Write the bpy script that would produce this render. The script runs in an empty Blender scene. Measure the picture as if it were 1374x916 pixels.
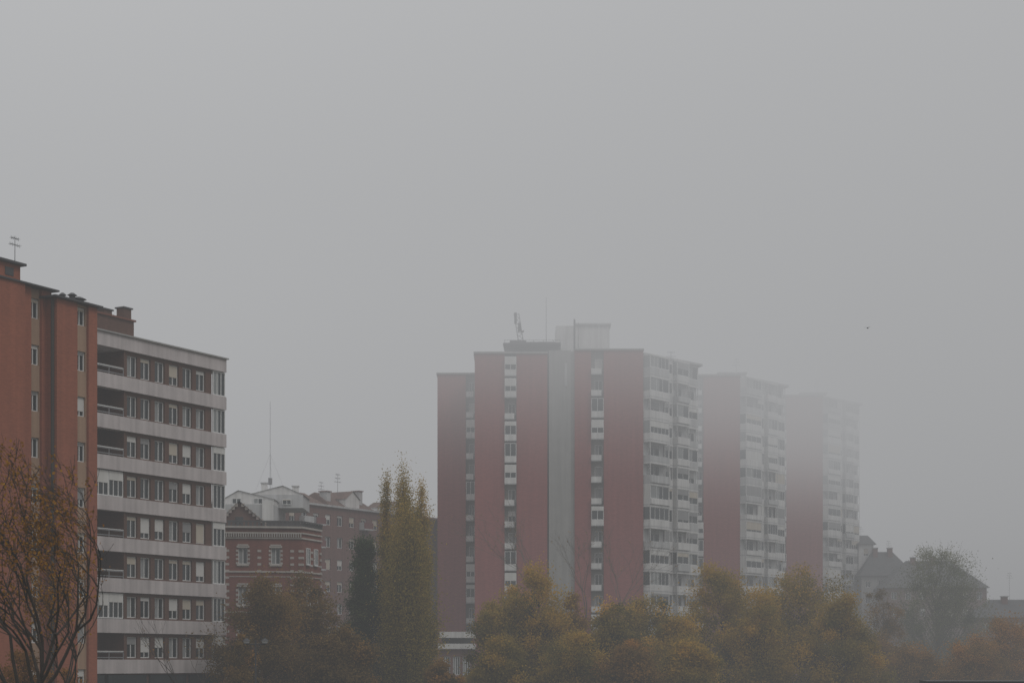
import bpy, math, random
import numpy as np
from mathutils import Vector, Matrix
R = random.Random(7)
F = 63/36*1374
CZ = 6.0
def X(px, D): return (px-687)/F*D
def Z(py, D): return (890-py)/F*D+CZ
scene = bpy.context.scene
COL = scene.collection

# ------------------------------------------------------------ materials
def new_mat(name):
    m = bpy.data.materials.new(name); m.use_nodes = True
    nt = m.node_tree; nt.nodes.clear()
    return m, nt
def N(nt, t, **k):
    n = nt.nodes.new(t)
    for a, b in k.items(): setattr(n, a, b)
    return n
def math_node(nt, op, a, b=None, clamp=False):
    n = N(nt, 'ShaderNodeMath', operation=op); n.use_clamp = clamp
    for i, v in enumerate((a, b)):
        if v is None: continue
        if isinstance(v, (int, float)): n.inputs[i].default_value = v
        else: nt.links.new(v, n.inputs[i])
    return n.outputs[0]
def surf(name, col, rough=0.85, var=0.25, scale=0.6, streak=0.25, brick=None, spec=0.3, ring=0.0):
    m, nt = new_mat(name); L = nt.links.new
    out = N(nt, 'ShaderNodeOutputMaterial'); p = N(nt, 'ShaderNodeBsdfPrincipled')
    L(p.outputs[0], out.inputs[0])
    p.inputs['Roughness'].default_value = rough
    p.inputs['Specular IOR Level'].default_value = spec
    tc = N(nt, 'ShaderNodeTexCoord')
    n1 = N(nt, 'ShaderNodeTexNoise'); n1.inputs['Scale'].default_value = scale; n1.inputs['Detail'].default_value = 5
    L(tc.outputs['Object'], n1.inputs['Vector'])
    mp = N(nt, 'ShaderNodeMapping'); mp.inputs['Scale'].default_value = (1.6, 1.6, 0.07)
    L(tc.outputs['Object'], mp.inputs['Vector'])
    n2 = N(nt, 'ShaderNodeTexNoise'); n2.inputs['Scale'].default_value = 1.3; n2.inputs['Detail'].default_value = 4
    L(mp.outputs[0], n2.inputs['Vector'])
    n3 = N(nt, 'ShaderNodeTexNoise'); n3.inputs['Scale'].default_value = 9; n3.inputs['Detail'].default_value = 3
    L(tc.outputs['Object'], n3.inputs['Vector'])
    a = math_node(nt, 'MULTIPLY', math_node(nt, 'SUBTRACT', n1.outputs[0], 0.5), var*2.4)
    b = math_node(nt, 'MULTIPLY', math_node(nt, 'SUBTRACT', n2.outputs[0], 0.5), streak*2.4)
    c = math_node(nt, 'MULTIPLY', math_node(nt, 'SUBTRACT', n3.outputs[0], 0.5), var*1.2)
    f = math_node(nt, 'ADD', math_node(nt, 'ADD', math_node(nt, 'ADD', a, b), c), 1.0)
    if brick:
        sp = N(nt, 'ShaderNodeSeparateXYZ'); L(tc.outputs['Object'], sp.inputs[0])
        u = math_node(nt, 'ADD', sp.outputs[0], sp.outputs[1])
        cb = N(nt, 'ShaderNodeCombineXYZ'); L(u, cb.inputs[0]); L(sp.outputs[2], cb.inputs[1])
        br = N(nt, 'ShaderNodeTexBrick'); L(cb.outputs[0], br.inputs['Vector'])
        br.inputs['Scale'].default_value = 1.0
        br.inputs['Brick Width'].default_value = 0.26*brick; br.inputs['Row Height'].default_value = 0.08*brick
        br.inputs['Mortar Size'].default_value = 0.008*brick
        br.inputs['Color1'].default_value = (1.06, 1.06, 1.06, 1); br.inputs['Color2'].default_value = (0.88, 0.88, 0.88, 1)
        br.inputs['Mortar'].default_value = (1.12, 1.12, 1.12, 1)
        bw = N(nt, 'ShaderNodeRGBToBW'); L(br.outputs[0], bw.inputs[0])
        f = math_node(nt, 'MULTIPLY', f, bw.outputs[0])
    v = N(nt, 'ShaderNodeVectorMath', operation='SCALE')
    v.inputs[0].default_value = col
    L(f, v.inputs['Scale'])
    L(v.outputs[0], p.inputs['Base Color'])
    return m
def leaf_mat(name, stops, transl=0.45):
    m, nt = new_mat(name); L = nt.links.new
    out = N(nt, 'ShaderNodeOutputMaterial')
    at = N(nt, 'ShaderNodeAttribute'); at.attribute_name = 'rnd'
    cr = N(nt, 'ShaderNodeValToRGB')
    e = cr.color_ramp.elements
    e[0].position = stops[0][0]; e[0].color = (*stops[0][1], 1)
    e[1].position = stops[-1][0]; e[1].color = (*stops[-1][1], 1)
    for s in stops[1:-1]:
        q = e.new(s[0]); q.color = (*s[1], 1)
    L(at.outputs['Fac'], cr.inputs[0])
    d = N(nt, 'ShaderNodeBsdfDiffuse'); t = N(nt, 'ShaderNodeBsdfTranslucent'); mx = N(nt, 'ShaderNodeMixShader')
    mx.inputs[0].default_value = transl
    L(cr.outputs[0], d.inputs[0]); L(cr.outputs[0], t.inputs[0])
    L(d.outputs[0], mx.inputs[1]); L(t.outputs[0], mx.inputs[2]); L(mx.outputs[0], out.inputs[0])
    return m
M = {}
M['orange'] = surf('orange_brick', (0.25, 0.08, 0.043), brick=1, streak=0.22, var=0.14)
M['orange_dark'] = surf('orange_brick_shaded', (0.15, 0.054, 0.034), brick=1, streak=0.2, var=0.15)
M['beige'] = surf('beige_render', (0.30, 0.195, 0.13), var=0.14)
M['brown'] = surf('brown_brick', (0.10, 0.052, 0.037), brick=1, var=0.2)
M['band'] = surf('pale_concrete_band', (0.43, 0.39, 0.385), var=0.16, streak=0.32)
M['rose'] = surf('rose_brick', (0.245, 0.075, 0.068), brick=1.5, var=0.12, streak=0.18, scale=0.15)
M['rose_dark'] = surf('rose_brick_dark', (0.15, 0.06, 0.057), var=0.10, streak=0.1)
M['concrete'] = surf('grey_concrete', (0.285, 0.28, 0.27), var=0.12, streak=0.2)
M['white'] = surf('white_render', (0.54, 0.53, 0.52), var=0.12, streak=0.3)
M['offwhite'] = surf('grey_white_panel', (0.40, 0.40, 0.40), var=0.15, streak=0.3)
M['frame'] = surf('white_window_frame', (0.60, 0.60, 0.59), rough=0.5, var=0.03, streak=0.02)
M['dark'] = surf('dark_metal', (0.045, 0.045, 0.048), rough=0.6, var=0.1)
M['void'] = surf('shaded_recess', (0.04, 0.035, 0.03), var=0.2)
M['metal'] = surf('galvanised_metal', (0.22, 0.22, 0.23), rough=0.5, var=0.1)
M['shutter'] = surf('cream_roller_shutter', (0.45, 0.40, 0.33), var=0.05, rough=0.6)
M['shutter_w'] = surf('white_roller_shutter', (0.54, 0.53, 0.51), var=0.05, rough=0.6)
M['shutter_g'] = surf('grey_roller_shutter', (0.24, 0.24, 0.24), var=0.05, rough=0.6)
M['curtain'] = surf('net_curtain', (0.24, 0.25, 0.25), var=0.2)
M['glass'] = surf('window_glass', (0.03, 0.037, 0.04), rough=0.12, var=0.3, spec=0.55)
M['redbrick'] = surf('red_house_brick', (0.17, 0.064, 0.047), brick=1, var=0.18)
M['stone'] = surf('cream_stone_trim', (0.38, 0.35, 0.32), var=0.12)
M['slate'] = surf('dark_slate_roof', (0.08, 0.08, 0.082), var=0.2, streak=0.3)
M['tile'] = surf('clay_tile_roof', (0.12, 0.078, 0.066), var=0.25, streak=0.3)
M['farbrick'] = surf('muted_pink_brick', (0.15, 0.082, 0.07), brick=1.5, var=0.14)
M['bark'] = surf('bark', (0.045, 0.036, 0.03), var=0.3, scale=2)
M['bark_light'] = surf('pale_bark', (0.10, 0.085, 0.07), var=0.3, scale=2)
M['ground'] = surf('grass_and_soil', (0.055, 0.06, 0.03), var=0.4, scale=0.05, streak=0.0)
M['feather'] = surf('dark_feathers', (0.04, 0.038, 0.035), var=0.1)
M['lf_yellow'] = leaf_mat('yellow_autumn_leaves', [(0, (0.09, 0.088, 0.032)), (0.3, (0.20, 0.165, 0.045)), (0.6, (0.38, 0.255, 0.052)), (1, (0.62, 0.36, 0.055))])
M['lf_poplar'] = leaf_mat('poplar_leaves', [(0, (0.12, 0.115, 0.034)), (0.45, (0.32, 0.235, 0.05)), (1, (0.58, 0.36, 0.06))])
M['lf_dark'] = leaf_mat('dark_green_leaves', [(0, (0.03, 0.05, 0.028)), (0.6, (0.07, 0.10, 0.045)), (1, (0.15, 0.16, 0.06))])
M['lf_brown'] = leaf_mat('brown_autumn_leaves', [(0, (0.085, 0.068, 0.032)), (0.6, (0.22, 0.14, 0.046)), (1, (0.44, 0.22, 0.05))])
M['lf_green'] = leaf_mat('dull_green_leaves', [(0, (0.07, 0.09, 0.045)), (0.6, (0.16, 0.175, 0.075)), (1, (0.24, 0.22, 0.09))])
M['lf_orange'] = leaf_mat('dull_orange_leaves', [(0, (0.11, 0.065, 0.025)), (0.6, (0.30, 0.14, 0.033)), (1, (0.48, 0.25, 0.04))])

# ------------------------------------------------------------ mesh builder
class MB:
    def __init__(s): s.v = []; s.f = []; s.m = []; s.mats = []
    def mi(s, k):
        if k not in s.mats: s.mats.append(k)
        return s.mats.index(k)
    def quad(s, pts, k):
        b = len(s.v); s.v += [tuple(p) for p in pts]; s.f.append(tuple(range(b, b+len(pts)))); s.m.append(s.mi(k))
    def box(s, x0, x1, y0, y1, z0, z1, k):
        b = len(s.v); i = s.mi(k)
        s.v += [(x0,y0,z0),(x1,y0,z0),(x1,y1,z0),(x0,y1,z0),(x0,y0,z1),(x1,y0,z1),(x1,y1,z1),(x0,y1,z1)]
        for f in ((0,1,5,4),(1,2,6,5),(2,3,7,6),(3,0,4,7),(4,5,6,7),(3,2,1,0)):
            s.f.append(tuple(b+j for j in f)); s.m.append(i)
    def prism(s, pts, z0, z1, k, ktop=None):
        n = len(pts)
        for i in range(n):
            a = pts[i]; c = pts[(i+1) % n]
            s.quad([(a[0],a[1],z0),(c[0],c[1],z0),(c[0],c[1],z1),(a[0],a[1],z1)], k)
        s.quad([(p[0],p[1],z1) for p in pts], ktop or k)
        s.quad([(p[0],p[1],z0) for p in reversed(pts)], k)
    def tube(s, p0, p1, r0, r1, n, k, cap=True):
        p0 = Vector(p0); p1 = Vector(p1); d = (p1-p0)
        if d.length < 1e-6: return
        d.normalize()
        a = d.orthogonal().normalized(); c = d.cross(a)
        b = len(s.v); i = s.mi(k)
        for p, r in ((p0, r0), (p1, r1)):
            for j in range(n):
                t = 2*math.pi*j/n
                s.v.append(tuple(p+(a*math.cos(t)+c*math.sin(t))*r))
        for j in range(n):
            s.f.append((b+j, b+(j+1) % n, b+n+(j+1) % n, b+n+j)); s.m.append(i)
        if cap:
            s.f.append(tuple(b+n+j for j in range(n))); s.m.append(i)
            s.f.append(tuple(b+n-1-j for j in range(n))); s.m.append(i)
    def gable(s, x0, x1, y0, y1, z0, z1, kwall, kroof, xm=None):
        xm = (x0+x1)/2 if xm is None else xm
        s.quad([(x0,y0,z0),(x1,y0,z0),(xm,y0,z1)], kwall); s.quad([(x1,y1,z0),(x0,y1,z0),(xm,y1,z1)], kwall)
        s.quad([(x0-.15,y0-.15,z0-.06),(xm,y0-.15,z1+.06),(xm,y1,z1+.06),(x0-.15,y1,z0-.06)], kroof)
        s.quad([(x1+.15,y0-.15,z0-.06),(x1+.15,y1,z0-.06),(xm,y1,z1+.06),(xm,y0-.15,z1+.06)], kroof)
    def panel(s, x0, x1, z0, z1, y, depth, holes, k):
        xs = sorted({x0, x1, *[h[0] for h in holes], *[h[1] for h in holes]})
        zs = sorted({z0, z1, *[h[2] for h in holes], *[h[3] for h in holes]})
        for a, b in zip(xs, xs[1:]):
            run = None
            for c, d in zip(zs, zs[1:]):
                mx, mz = (a+b)/2, (c+d)/2
                inside = any(h[0] < mx < h[1] and h[2] < mz < h[3] for h in holes)
                if inside:
                    if run: s.quad([(a,y,run[0]),(b,y,run[0]),(b,y,run[1]),(a,y,run[1])], k); run = None
                else:
                    run = [run[0] if run else c, d]
            if run: s.quad([(a,y,run[0]),(b,y,run[0]),(b,y,run[1]),(a,y,run[1])], k)
        y2 = y+depth
        for h in holes:
            a, b, c, d = h[:4]
            s.quad([(a,y,c),(a,y2,c),(a,y2,d),(a,y,d)], k); s.quad([(b,y2,c),(b,y,c),(b,y,d),(b,y2,d)], k)
            s.quad([(a,y,c),(b,y,c),(b,y2,c),(a,y2,c)], k); s.quad([(a,y2,d),(b,y2,d),(b,y,d),(a,y,d)], k)
        s.quad([(x0,y2,z0),(x0,y,z0),(x0,y,z1),(x0,y2,z1)], k); s.quad([(x1,y,z0),(x1,y2,z0),(x1,y2,z1),(x1,y,z1)], k)
        s.quad([(x0,y,z1),(x1,y,z1),(x1,y2,z1),(x0,y2,z1)], k); s.quad([(x0,y2,z0),(x1,y2,z0),(x1,y,z0),(x0,y,z0)], k)
    def mesh(s, name):
        me = bpy.data.meshes.new(name); me.from_pydata(s.v, [], s.f)
        for k in s.mats: me.materials.append(M[k])
        me.polygons.foreach_set('material_index', s.m); me.update()
        return me
    def obj(s, name, parent=None, loc=(0,0,0), **kw): return put(name, s.mesh(name), parent, loc, **kw)
def put(name, me, parent=None, loc=(0,0,0), rot=0, label=None, category=None, kind=None, group=None):
    o = bpy.data.objects.new(name, me); COL.objects.link(o)
    o.location = loc; o.rotation_euler = (0, 0, rot)
    if parent: o.parent = parent
    if label: o['label'] = label
    if category: o['category'] = category
    if kind: o['kind'] = kind
    if group: o['group'] = group
    return o
def thing(name, label, category, loc, rot=0, group=None):
    return put(name, None, None, loc, rot, label, category, None, group)

class Facade:
    """line on the ground, local x runs along it, local y goes into the building"""
    def __init__(s, px0, D0, px1, D1):
        s.a = (X(px0, D0), D0); b = (X(px1, D1), D1)
        dx, dy = b[0]-s.a[0], b[1]-s.a[1]; s.L = math.hypot(dx, dy); s.d = (dx/s.L, dy/s.L); s.rot = math.atan2(dy, dx)
    def x(s, px, yl=0.0):
        k = (px-687)/F
        ax = s.a[0]-s.d[1]*yl; ay = s.a[1]+s.d[0]*yl
        return (k*ay-ax)/(s.d[0]-k*s.d[1])
    def loc(s, px, D):
        wx, wy = X(px, D)-s.a[0], D-s.a[1]
        return (wx*s.d[0]+wy*s.d[1], -wx*s.d[1]+wy*s.d[0])

# ------------------------------------------------------------ windows
_wc = {}
def window_mesh(w, h, shut, kind='cream', mull=1, sill=True):
    key = (round(w, 2), round(h, 2), round(shut, 2), kind, mull, sill)
    if key in _wc: return _wc[key]
    b = MB(); t = 0.07
    b.box(-w/2, w/2, 0, .09, 0, t, 'frame'); b.box(-w/2, w/2, 0, .09, h-t, h, 'frame')
    b.box(-w/2, -w/2+t, 0, .09, t, h-t, 'frame'); b.box(w/2-t, w/2, 0, .09, t, h-t, 'frame')
    for i in range(mull):
        x = -w/2+w*(i+1)/(mull+1)
        b.box(x-.035, x+.035, .01, .085, t, h-t, 'frame')
    b.quad([(-w/2+t,.06,t),(w/2-t,.06,t),(w/2-t,.06,h-t),(-w/2+t,.06,h-t)], 'glass')
    if kind == 'curtain':
        b.quad([(-w/2+t,.055,t),(0,.055,t),(0,.055,h-t),(-w/2+t,.055,h-t)], 'curtain')
    elif shut > 0:
        zz = max(t, h-t-(h-2*t)*shut)
        b.box(-w/2+t, w/2-t, -.015, .05, zz, h-t-.003, {'cream': 'shutter', 'white': 'shutter_w', 'grey': 'shutter_g'}[kind])
    if sill: b.box(-w/2-.08, w/2+.08, -.12, .0, -.09, -.004, 'offwhite')
    me = b.mesh('window'); _wc[key] = me
    return me
def add_window(par, x, y, z, w, h, rnd=R, sill=True, rot=0, kinds=('cream', 'white', 'cream', 'curtain', 'none'), mull=1):
    k = rnd.choice(kinds); s = rnd.choice((.15, .25, .35, .5, .6, .75, 1.0))
    if k == 'none': k = 'cream'; s = rnd.choice((0, .15))
    return put('window', window_mesh(w, h, s, k, mull, sill), par, (x, y, z), rot)

# ============================================================ ground
g = MB()
g.quad([(-3000,-300,0),(3000,-300,0),(3000,4000,0),(-3000,4000,0)], 'ground')
g.obj('ground', kind='structure')

# ============================================================ orange building
fa = Facade(25, 110, 134, 116.4)
A = thing('apartment_building', 'orange brick apartment block with two beige window strips and flat roof', 'building', (fa.a[0], fa.a[1], 0), fa.rot)
zt = 29.3; zt2 = 28.78; PR = -.9
b = MB()
xL = fa.x(-70); c1a, c1b = fa.x(42), fa.x(56); g0 = fa.x(69); c2a, c2b = fa.x(104, PR), fa.x(116, PR+.18); xR = fa.x(130.5, PR)
g1p = fa.x(76.5, PR)
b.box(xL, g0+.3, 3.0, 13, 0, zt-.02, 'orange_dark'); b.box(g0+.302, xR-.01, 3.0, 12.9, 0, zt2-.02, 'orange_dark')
b.box(xL, fa.x(28), -.35, 2.998, 0, zt, 'orange'); b.box(fa.x(28)+.002, c1a, 0, 2.997, 0, zt, 'orange')
b.box(c1b, g0, 0, 2.997, 0, zt, 'orange')
b.box(g1p, c2a, PR, 2.998, 0, zt2, 'orange'); b.box(c2b, xR, PR, 2.998, 0, zt2, 'orange')
hs1, hs2 = [], []
wz = [28.07-.62-2.88*k for k in range(9)]
for z in wz:
    for (ca, cb, hs) in ((c1a, c1b, hs1), (c2a, c2b, hs2)):
        m = (ca+cb)/2; hs.append((m-.42, m+.42, z, z+1.25))
hs2[0] = (hs2[0][0], hs2[0][1], wz[0], wz[0]+1.15)
b.panel(c1a+.002, c1b-.002, 0, zt-.01, .18, .3, hs1, 'beige')
b.panel(c2a+.002, c2b-.002, 0, zt2-.01, PR+.18, .3, hs2, 'beige')
b.box(c1a+.004, c1b-.004, .49, 2.99, 0, zt-.03, 'void'); b.box(c2a+.004, c2b-.004, PR+.49, 2.99, 0, zt2-.03, 'void')
b.obj('wall', A)
b = MB(); b.tube((g1p-.14, PR+.25, 0), (g1p-.14, PR+.25, zt2-.1), .1, .1, 8, 'void'); b.box(g0+.01, g1p-.01, 2.6, 2.99, 0, zt2-.1, 'void')  # no real pipe: added near-black tube and backing paint the groove's shade
b.box(g0+.02, g1p-.26, PR+.3, 2.59, 0, .3, 'void'); b.obj('groove_shade', A)
for hs, yy in ((hs1, .32), (hs2, PR+.32)):
    for h in hs: add_window(A, (h[0]+h[1])/2, yy, h[2], h[1]-h[0]-.01, h[3]-h[2]-.01, kinds=('white', 'white', 'none', 'cream', 'grey'))
b = MB()
b.box(xL, g0+.2, -.5, 13.2, zt, zt+.1, 'dark'); b.box(g1p-.45, xR+.25, PR-.3, 13.25, zt2+.003, zt2+.12, 'dark')
b.obj('roof', A)
b = MB()
px_r = fa.x(27, 1.0)-.4
b.box(fa.x(-60), px_r, .6, 6, zt+.1, zt+1.3, 'orange'); b.box(fa.x(-60), px_r+.25, .3, 6.3, zt+1.3, zt+1.44, 'dark')
b.box(px_r-1.3, px_r-.6, .56, .6, zt+.55, zt+1.05, 'dark')
b.obj('stair_house', A)
for px, r_, hh in ((84, .16, .75), (97, .2, .9), (106, .3, .75)):
    b = MB(); xx = fa.x(px, 1.5)
    b.tube((xx, 1.5, zt2+.12), (xx, 1.5, zt2+.2+hh), r_, r_, 8, 'dark'); b.tube((xx, 1.5, zt2+.2+hh), (xx, 1.5, zt2+.35+hh), r_*1.7, r_*.6, 8, 'dark')
    b.obj('roof_vent', A)
def tv_antenna(par, x, y, z, h, s=1.0, bars=3, k='dark'):
    b = MB(); b.tube((0,0,0), (0,0,h), .03*s, .02*s, 6, k)
    for i in range(bars):
        zz = h-.15-i*.45*s; w = (.35+.12*i)*s
        b.tube((-w, 0, zz), (w, 0, zz), .018*s, .018*s, 4, k)
        for j in range(5):
            xx = -w+2*w*j/4
            b.tube((xx, -.16*s, zz), (xx, .16*s, zz), .012*s, .012*s, 4, k); b.tube((xx, 0, zz-.12*s), (xx, 0, zz+.12*s), .012*s, .012*s, 4, k)
    return b.obj('antenna', par, (x, y, z))
tv_antenna(A, fa.x(20, 2), 2, zt+1.42, 2.1, .9, bars=2)

# ============================================================ banded building
fb = Facade(165, 129, 302, 139)
B = thing('apartment_building', 'eight storey brown brick block with pale horizontal bands and roof chimneys', 'building', (fb.a[0], fb.a[1], 0), fb.rot)
zt = 29.55; ST = 2.905
x0 = fb.x(130)-3.5; xb = fb.x(168); xg = fb.x(285.5); x1 = fb.x(302)
b = MB()
b.box(x0, x1-.02, 2.3, 13, 0, zt-.05, 'brown')
hs = []
wcx = [fb.x(p) for p in (179, 197, 216, 235, 253, 271)]
for k in range(8):
    zb = zt-ST*(k+1)+.0
    for c in wcx: hs.append((c-.55, c+.55, zb+.12, zb+1.66))
b.panel(xb, xg, 0.0, zt-.3, .12, .35, hs, 'brown')
b.box(xb+.002, xg-.002, .48, 2.298, 0, zt-.31, 'void')
b.box(xb-.12, xb, .0, 2.29, 0, zt-.3, 'brown')
b.obj('wall', B)
b = MB()
for k in range(9):
    zb = zt-ST*k
    b.box(x0, x1, -.14, .5 if k else 2.3, zb-1.0, zb, 'band')
    b.box(x0+.02, xb-.14, .5, 2.29, zb-.25 if k else zb-1.0, zb-.01, 'band') if k else None
b.obj('parapet_band', B)
b = MB(); b.box(x0-.1, x1+.12, -.3, 13.2, zt, zt+.1, 'concrete'); b.obj('roof', B)
for h in hs: add_window(B, (h[0]+h[1])/2, .26, h[2], 1.08, 1.53, sill=False, kinds=('cream', 'white', 'white', 'curtain', 'none', 'none', 'grey'))
enc_l = {3, 6}
for k in range(8):
    zb = zt-ST*(k+1)
    if k in enc_l:
        for j in range(2):
            w = (xb-.15-x0-3.2)/2
            put('window', window_mesh(w-.02, 1.8, .35 if j else .5, 'white', 2, False), B, (x0+3.2+w*(j+.5), .05, zb+.04))
    else:
        b = MB()
        for zz in (.12, .48, .56): b.box(x0+.05, xb-.2, -.02, .03, zb+zz, zb+zz+.055, 'metal' if zz < .5 else 'frame')
        for j in range(5):
            xx = x0+.3+(xb-x0-.5)*j/4; b.box(xx-.03, xx+.03, -.005, .02, zb, zb+.5, 'metal')
        b.obj('balcony_railing', B)
        put('window', window_mesh(1.7, 1.75, R.choice((.2, .5, .8)), R.choice(('cream', 'curtain')), 1, False), B, (xb-1.6, 2.15, zb+.02))
        put('window', window_mesh(1.2, 1.75, .3, 'grey', 1, False), B, (xb-3.6, 2.15, zb+.02))
    w = x1-xg
    me = window_mesh(w-.04, 1.84, R.choice((0, .25, .4, 1.0)), R.choice(('white', 'curtain', 'grey')), 2, False)
    put('window', me, B, ((xg+x1)/2, -.02, zb+.02))
b = MB()
p0, p1 = fb.x(131, 2)-3, fb.x(181, 1.3)
b.box(p0, p1, 1.4, 6, zt+.1, zt+1.6, 'brown'); b.box(p0-.1, p1+.1, 1.25, 6.1, zt+1.6, zt+1.72, 'orange_dark')
b.obj('stair_house', B)
for px, hh in ((167, .8), (141, .35)):
    b = MB(); c = fb.x(px, 2); b.box(c-.4, c+.4, 1.7, 2.4, zt+1.71, zt+1.75+hh, 'brown'); b.box(c-.5, c+.5, 1.6, 2.5, zt+1.75+hh, zt+1.85+hh, 'dark'); b.obj('chimney', B)
for j in range(4):
    w = (x1-x0)/4; b = MB(); b.box(x0+w*j+.2, x0+w*(j+1)-.2, -.05, .1, .3, zt-ST*8-1.1, 'glass'); b.obj('shop_front', B)

# ============================================================ ornate brick house
fc = Facade(296, 160, 405, 161)
C = thing('brick_house', 'ornate red brick house with cream stone quoins, window surrounds and cornice', 'house', (fc.a[0], fc.a[1], 0), fc.rot)
xe = fc.x(405)
zc = Z(708, 161)
b = MB()
cw = [fc.x(326), fc.x(370)]
hs = []
for c in cw:
    hs += [(c-.42, c+.42, Z(757, 161), Z(735, 161)), (c-.42, c+.42, Z(812, 161), Z(787, 161)), (c-.42, c+.42, Z(866, 161), Z(840, 161))]
b.panel(0, xe, 0, zc, 0, .3, hs, 'redbrick')
sx, sy = fc.loc(431, 165)
b.prism([(0.002, .3), (xe-.002, .3), (xe-.002, .02), (sx, sy), (sx-1, sy+7), (0.002, sy+7)], 0, zc-.02, 'redbrick')
b.obj('wall', C)
for h in hs: put('window', window_mesh(.82, h[3]-h[2]-.01, .25, 'curtain', 1, False), C, ((h[0]+h[1])/2, .12, h[2]))
srot = math.atan2(sy, sx-xe)
for t in (.3, .7):
    for z_, hh in ((Z(758, 163), 1.5), (Z(812, 163), 1.6)):
        put('window', window_mesh(.8, hh, .3, 'curtain', 1, True), C, (xe+(sx-xe)*t+.08, sy*t-.07, z_), srot)
b = MB()
for z, t, y in ((Z(723, 161), .14, -.12), (Z(716, 161), .12, -.2), (zc-.05, .16, -.32), (Z(768, 161), .14, -.1), (Z(774, 161), .07, -.03), (Z(822, 161), .14, -.1)):
    b.box(-.1, xe+.05, y, .2 if y < -.05 else -.002, z, z+t, 'stone')
    b.prism([(xe+.051, y), (sx+.1, sy-.1), (sx+.1, sy+.2), (xe+.051, .2)], z, z+t, 'stone')
for j in range(34):   # cornice brackets
    xx = .1+(xe-.2)*j/33; b.box(xx-.05, xx+.05, -.24, -.121, Z(723, 161)+.15, Z(716, 161)-.003, 'stone')
for px in (305, 348, 392, 403):
    c = fc.x(px); b.box(c-.16, c+.16, -.05, -.002, .5, Z(729, 161), 'redbrick')
zz = 1.0; i = 0
while zz < Z(729, 161)-.3:
    if i % 2 == 0:
        for px in (305, 348, 392, 403):
            c = fc.x(px); b.box(c-.17, c+.17, -.07, -.051, zz, zz+.2, 'stone')
        for t in (.04, .5, .96):
            qx_ = xe+(sx-xe)*t; qy_ = .02+(sy-.02)*t
            b.prism([(qx_-.1, qy_-.16), (qx_+.1, qy_-.1), (qx_+.14, qy_+.3), (qx_-.1, qy_+.1)], zz, zz+.2, 'stone')
    zz += .3; i += 1
for h in hs:
    a0, a1, z0, z1 = h
    b.box(a0-.15, a1+.15, -.1, -.003, z1, z1+.18, 'stone'); b.box(a0-.12, a1+.12, -.12, -.003, z0-.16, z0, 'stone')
    b.prism([(a0-.05, -.14), (a1+.05, -.14), (a1+.05, -.101), (a0-.05, -.101)], z1+.18, z1+.3, 'stone')
    for q in range(0, 8, 2):
        zq = z0+(z1-z0)*q/8
        b.box(a0-.2, a0, -.06, -.003, zq, zq+(z1-z0)/8, 'stone'); b.box(a1, a1+.2, -.06, -.003, zq, zq+(z1-z0)/8, 'stone')
b.obj('stone_trim', C)
b = MB()
for j in range(20):
    xx = xe*j/19; b.box(xx-.12, xx+.12, -.2, 0, zc+.1, zc+.5, 'slate')
b.box(-.1, xe+.1, -.22, .02, zc+.5, zc+.63, 'slate')
b.prism([(xe+.101, -.22), (sx+.15, sy-.15), (sx+.15, sy+.15), (xe+.101, .02)], zc+.5, zc+.62, 'slate')
for j in range(1, 9):
    t = j/8; qx_ = xe+(sx-xe)*t; qy_ = (sy)*t; b.box(qx_-.12, qx_+.12, qy_, qy_+.2, zc+.1, zc+.51, 'slate')
b.obj('balustrade', C)
b = MB()
gx = [fc.x(292, 2), fc.x(321, 2), fc.x(356, 2)]
zg0, zg1 = zc+.1, Z(675, 163)
b.prism([(gx[0], 2), (gx[2], 2), (gx[2], 5), (gx[0], 5)], zc-.1, zg0+.3, 'tile')
for yy in (2.0, 5.0): b.quad([(gx[0], yy, zg0+.3), (gx[2], yy, zg0+.3), (gx[1], yy, zg1)], 'tile')
for s_ in (0, 2):
    b.quad([(gx[s_]+(-.3 if s_ == 0 else .3), 1.7, zg0+.2), (gx[1], 1.7, zg1+.15), (gx[1], 5.2, zg1+.15), (gx[s_]+(-.3 if s_ == 0 else .3), 5.2, zg0+.2)], 'slate')
for j in range(7):
    for s_ in (0, 2):
        t = j/7; xx = gx[s_]*(1-t)+gx[1]*t; z_ = (zg0+.3)*(1-t)+zg1*t
        b.box(xx-.15, xx+.15, 1.8, 2.05, z_-.1, z_+.22, 'stone')
b.box(gx[1]-.35, gx[1]+.35, 1.93, 1.995, zg0+.35, zg0+1.0, 'glass')
b.obj('gable', C)
b = MB(); b.box(.2, xe-.1, 2.2, sy+6, zc-.01, zc+.8, 'slate'); b.obj('roof', C)

# ============================================================ white penthouse block behind
D_ = 215
W = thing('apartment_building', 'white rendered block with long low sloping roofs and thin mast', 'building', (X(290, D_), D_, 0))
ox = X(290, D_)
b = MB()
def pxbox(b, p0, p1, pyt, dy0, dy1, k, zb=0.0, D=D_, ox=ox): b.box(X(p0, D)-ox, X(p1, D)-ox, dy0, dy1, zb, Z(pyt, D), k)
wx = lambda p: X(p, D_)-ox
pxbox(b, 290, 366, 676, 0, 12, 'offwhite')
pxbox(b, 352, 366.5, 672, -.3, .2, 'white', Z(720, D_))
b.obj('wall', W)
b = MB()
pxbox(b, 298, 366, 668, 1, 9, 'white', Z(676.2, D_)); pxbox(b, 322, 400, 658, 5, 12, 'offwhite', Z(676.2, D_))
b.gable(wx(298), wx(366), 1, 9, Z(668, D_), Z(657, D_), 'white', 'offwhite', wx(318))
b.gable(wx(322), wx(400), 5.2, 12, Z(658, D_), Z(646, D_), 'white', 'offwhite', wx(372))
b.obj('penthouse', W)
for px, y_, z_ in ((316, .85, 675), (345, .85, 675), (378, 4.85, 672)):
    add_window(W, wx(px), y_, Z(z_, D_), 1.1, .7, sill=False)
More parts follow.
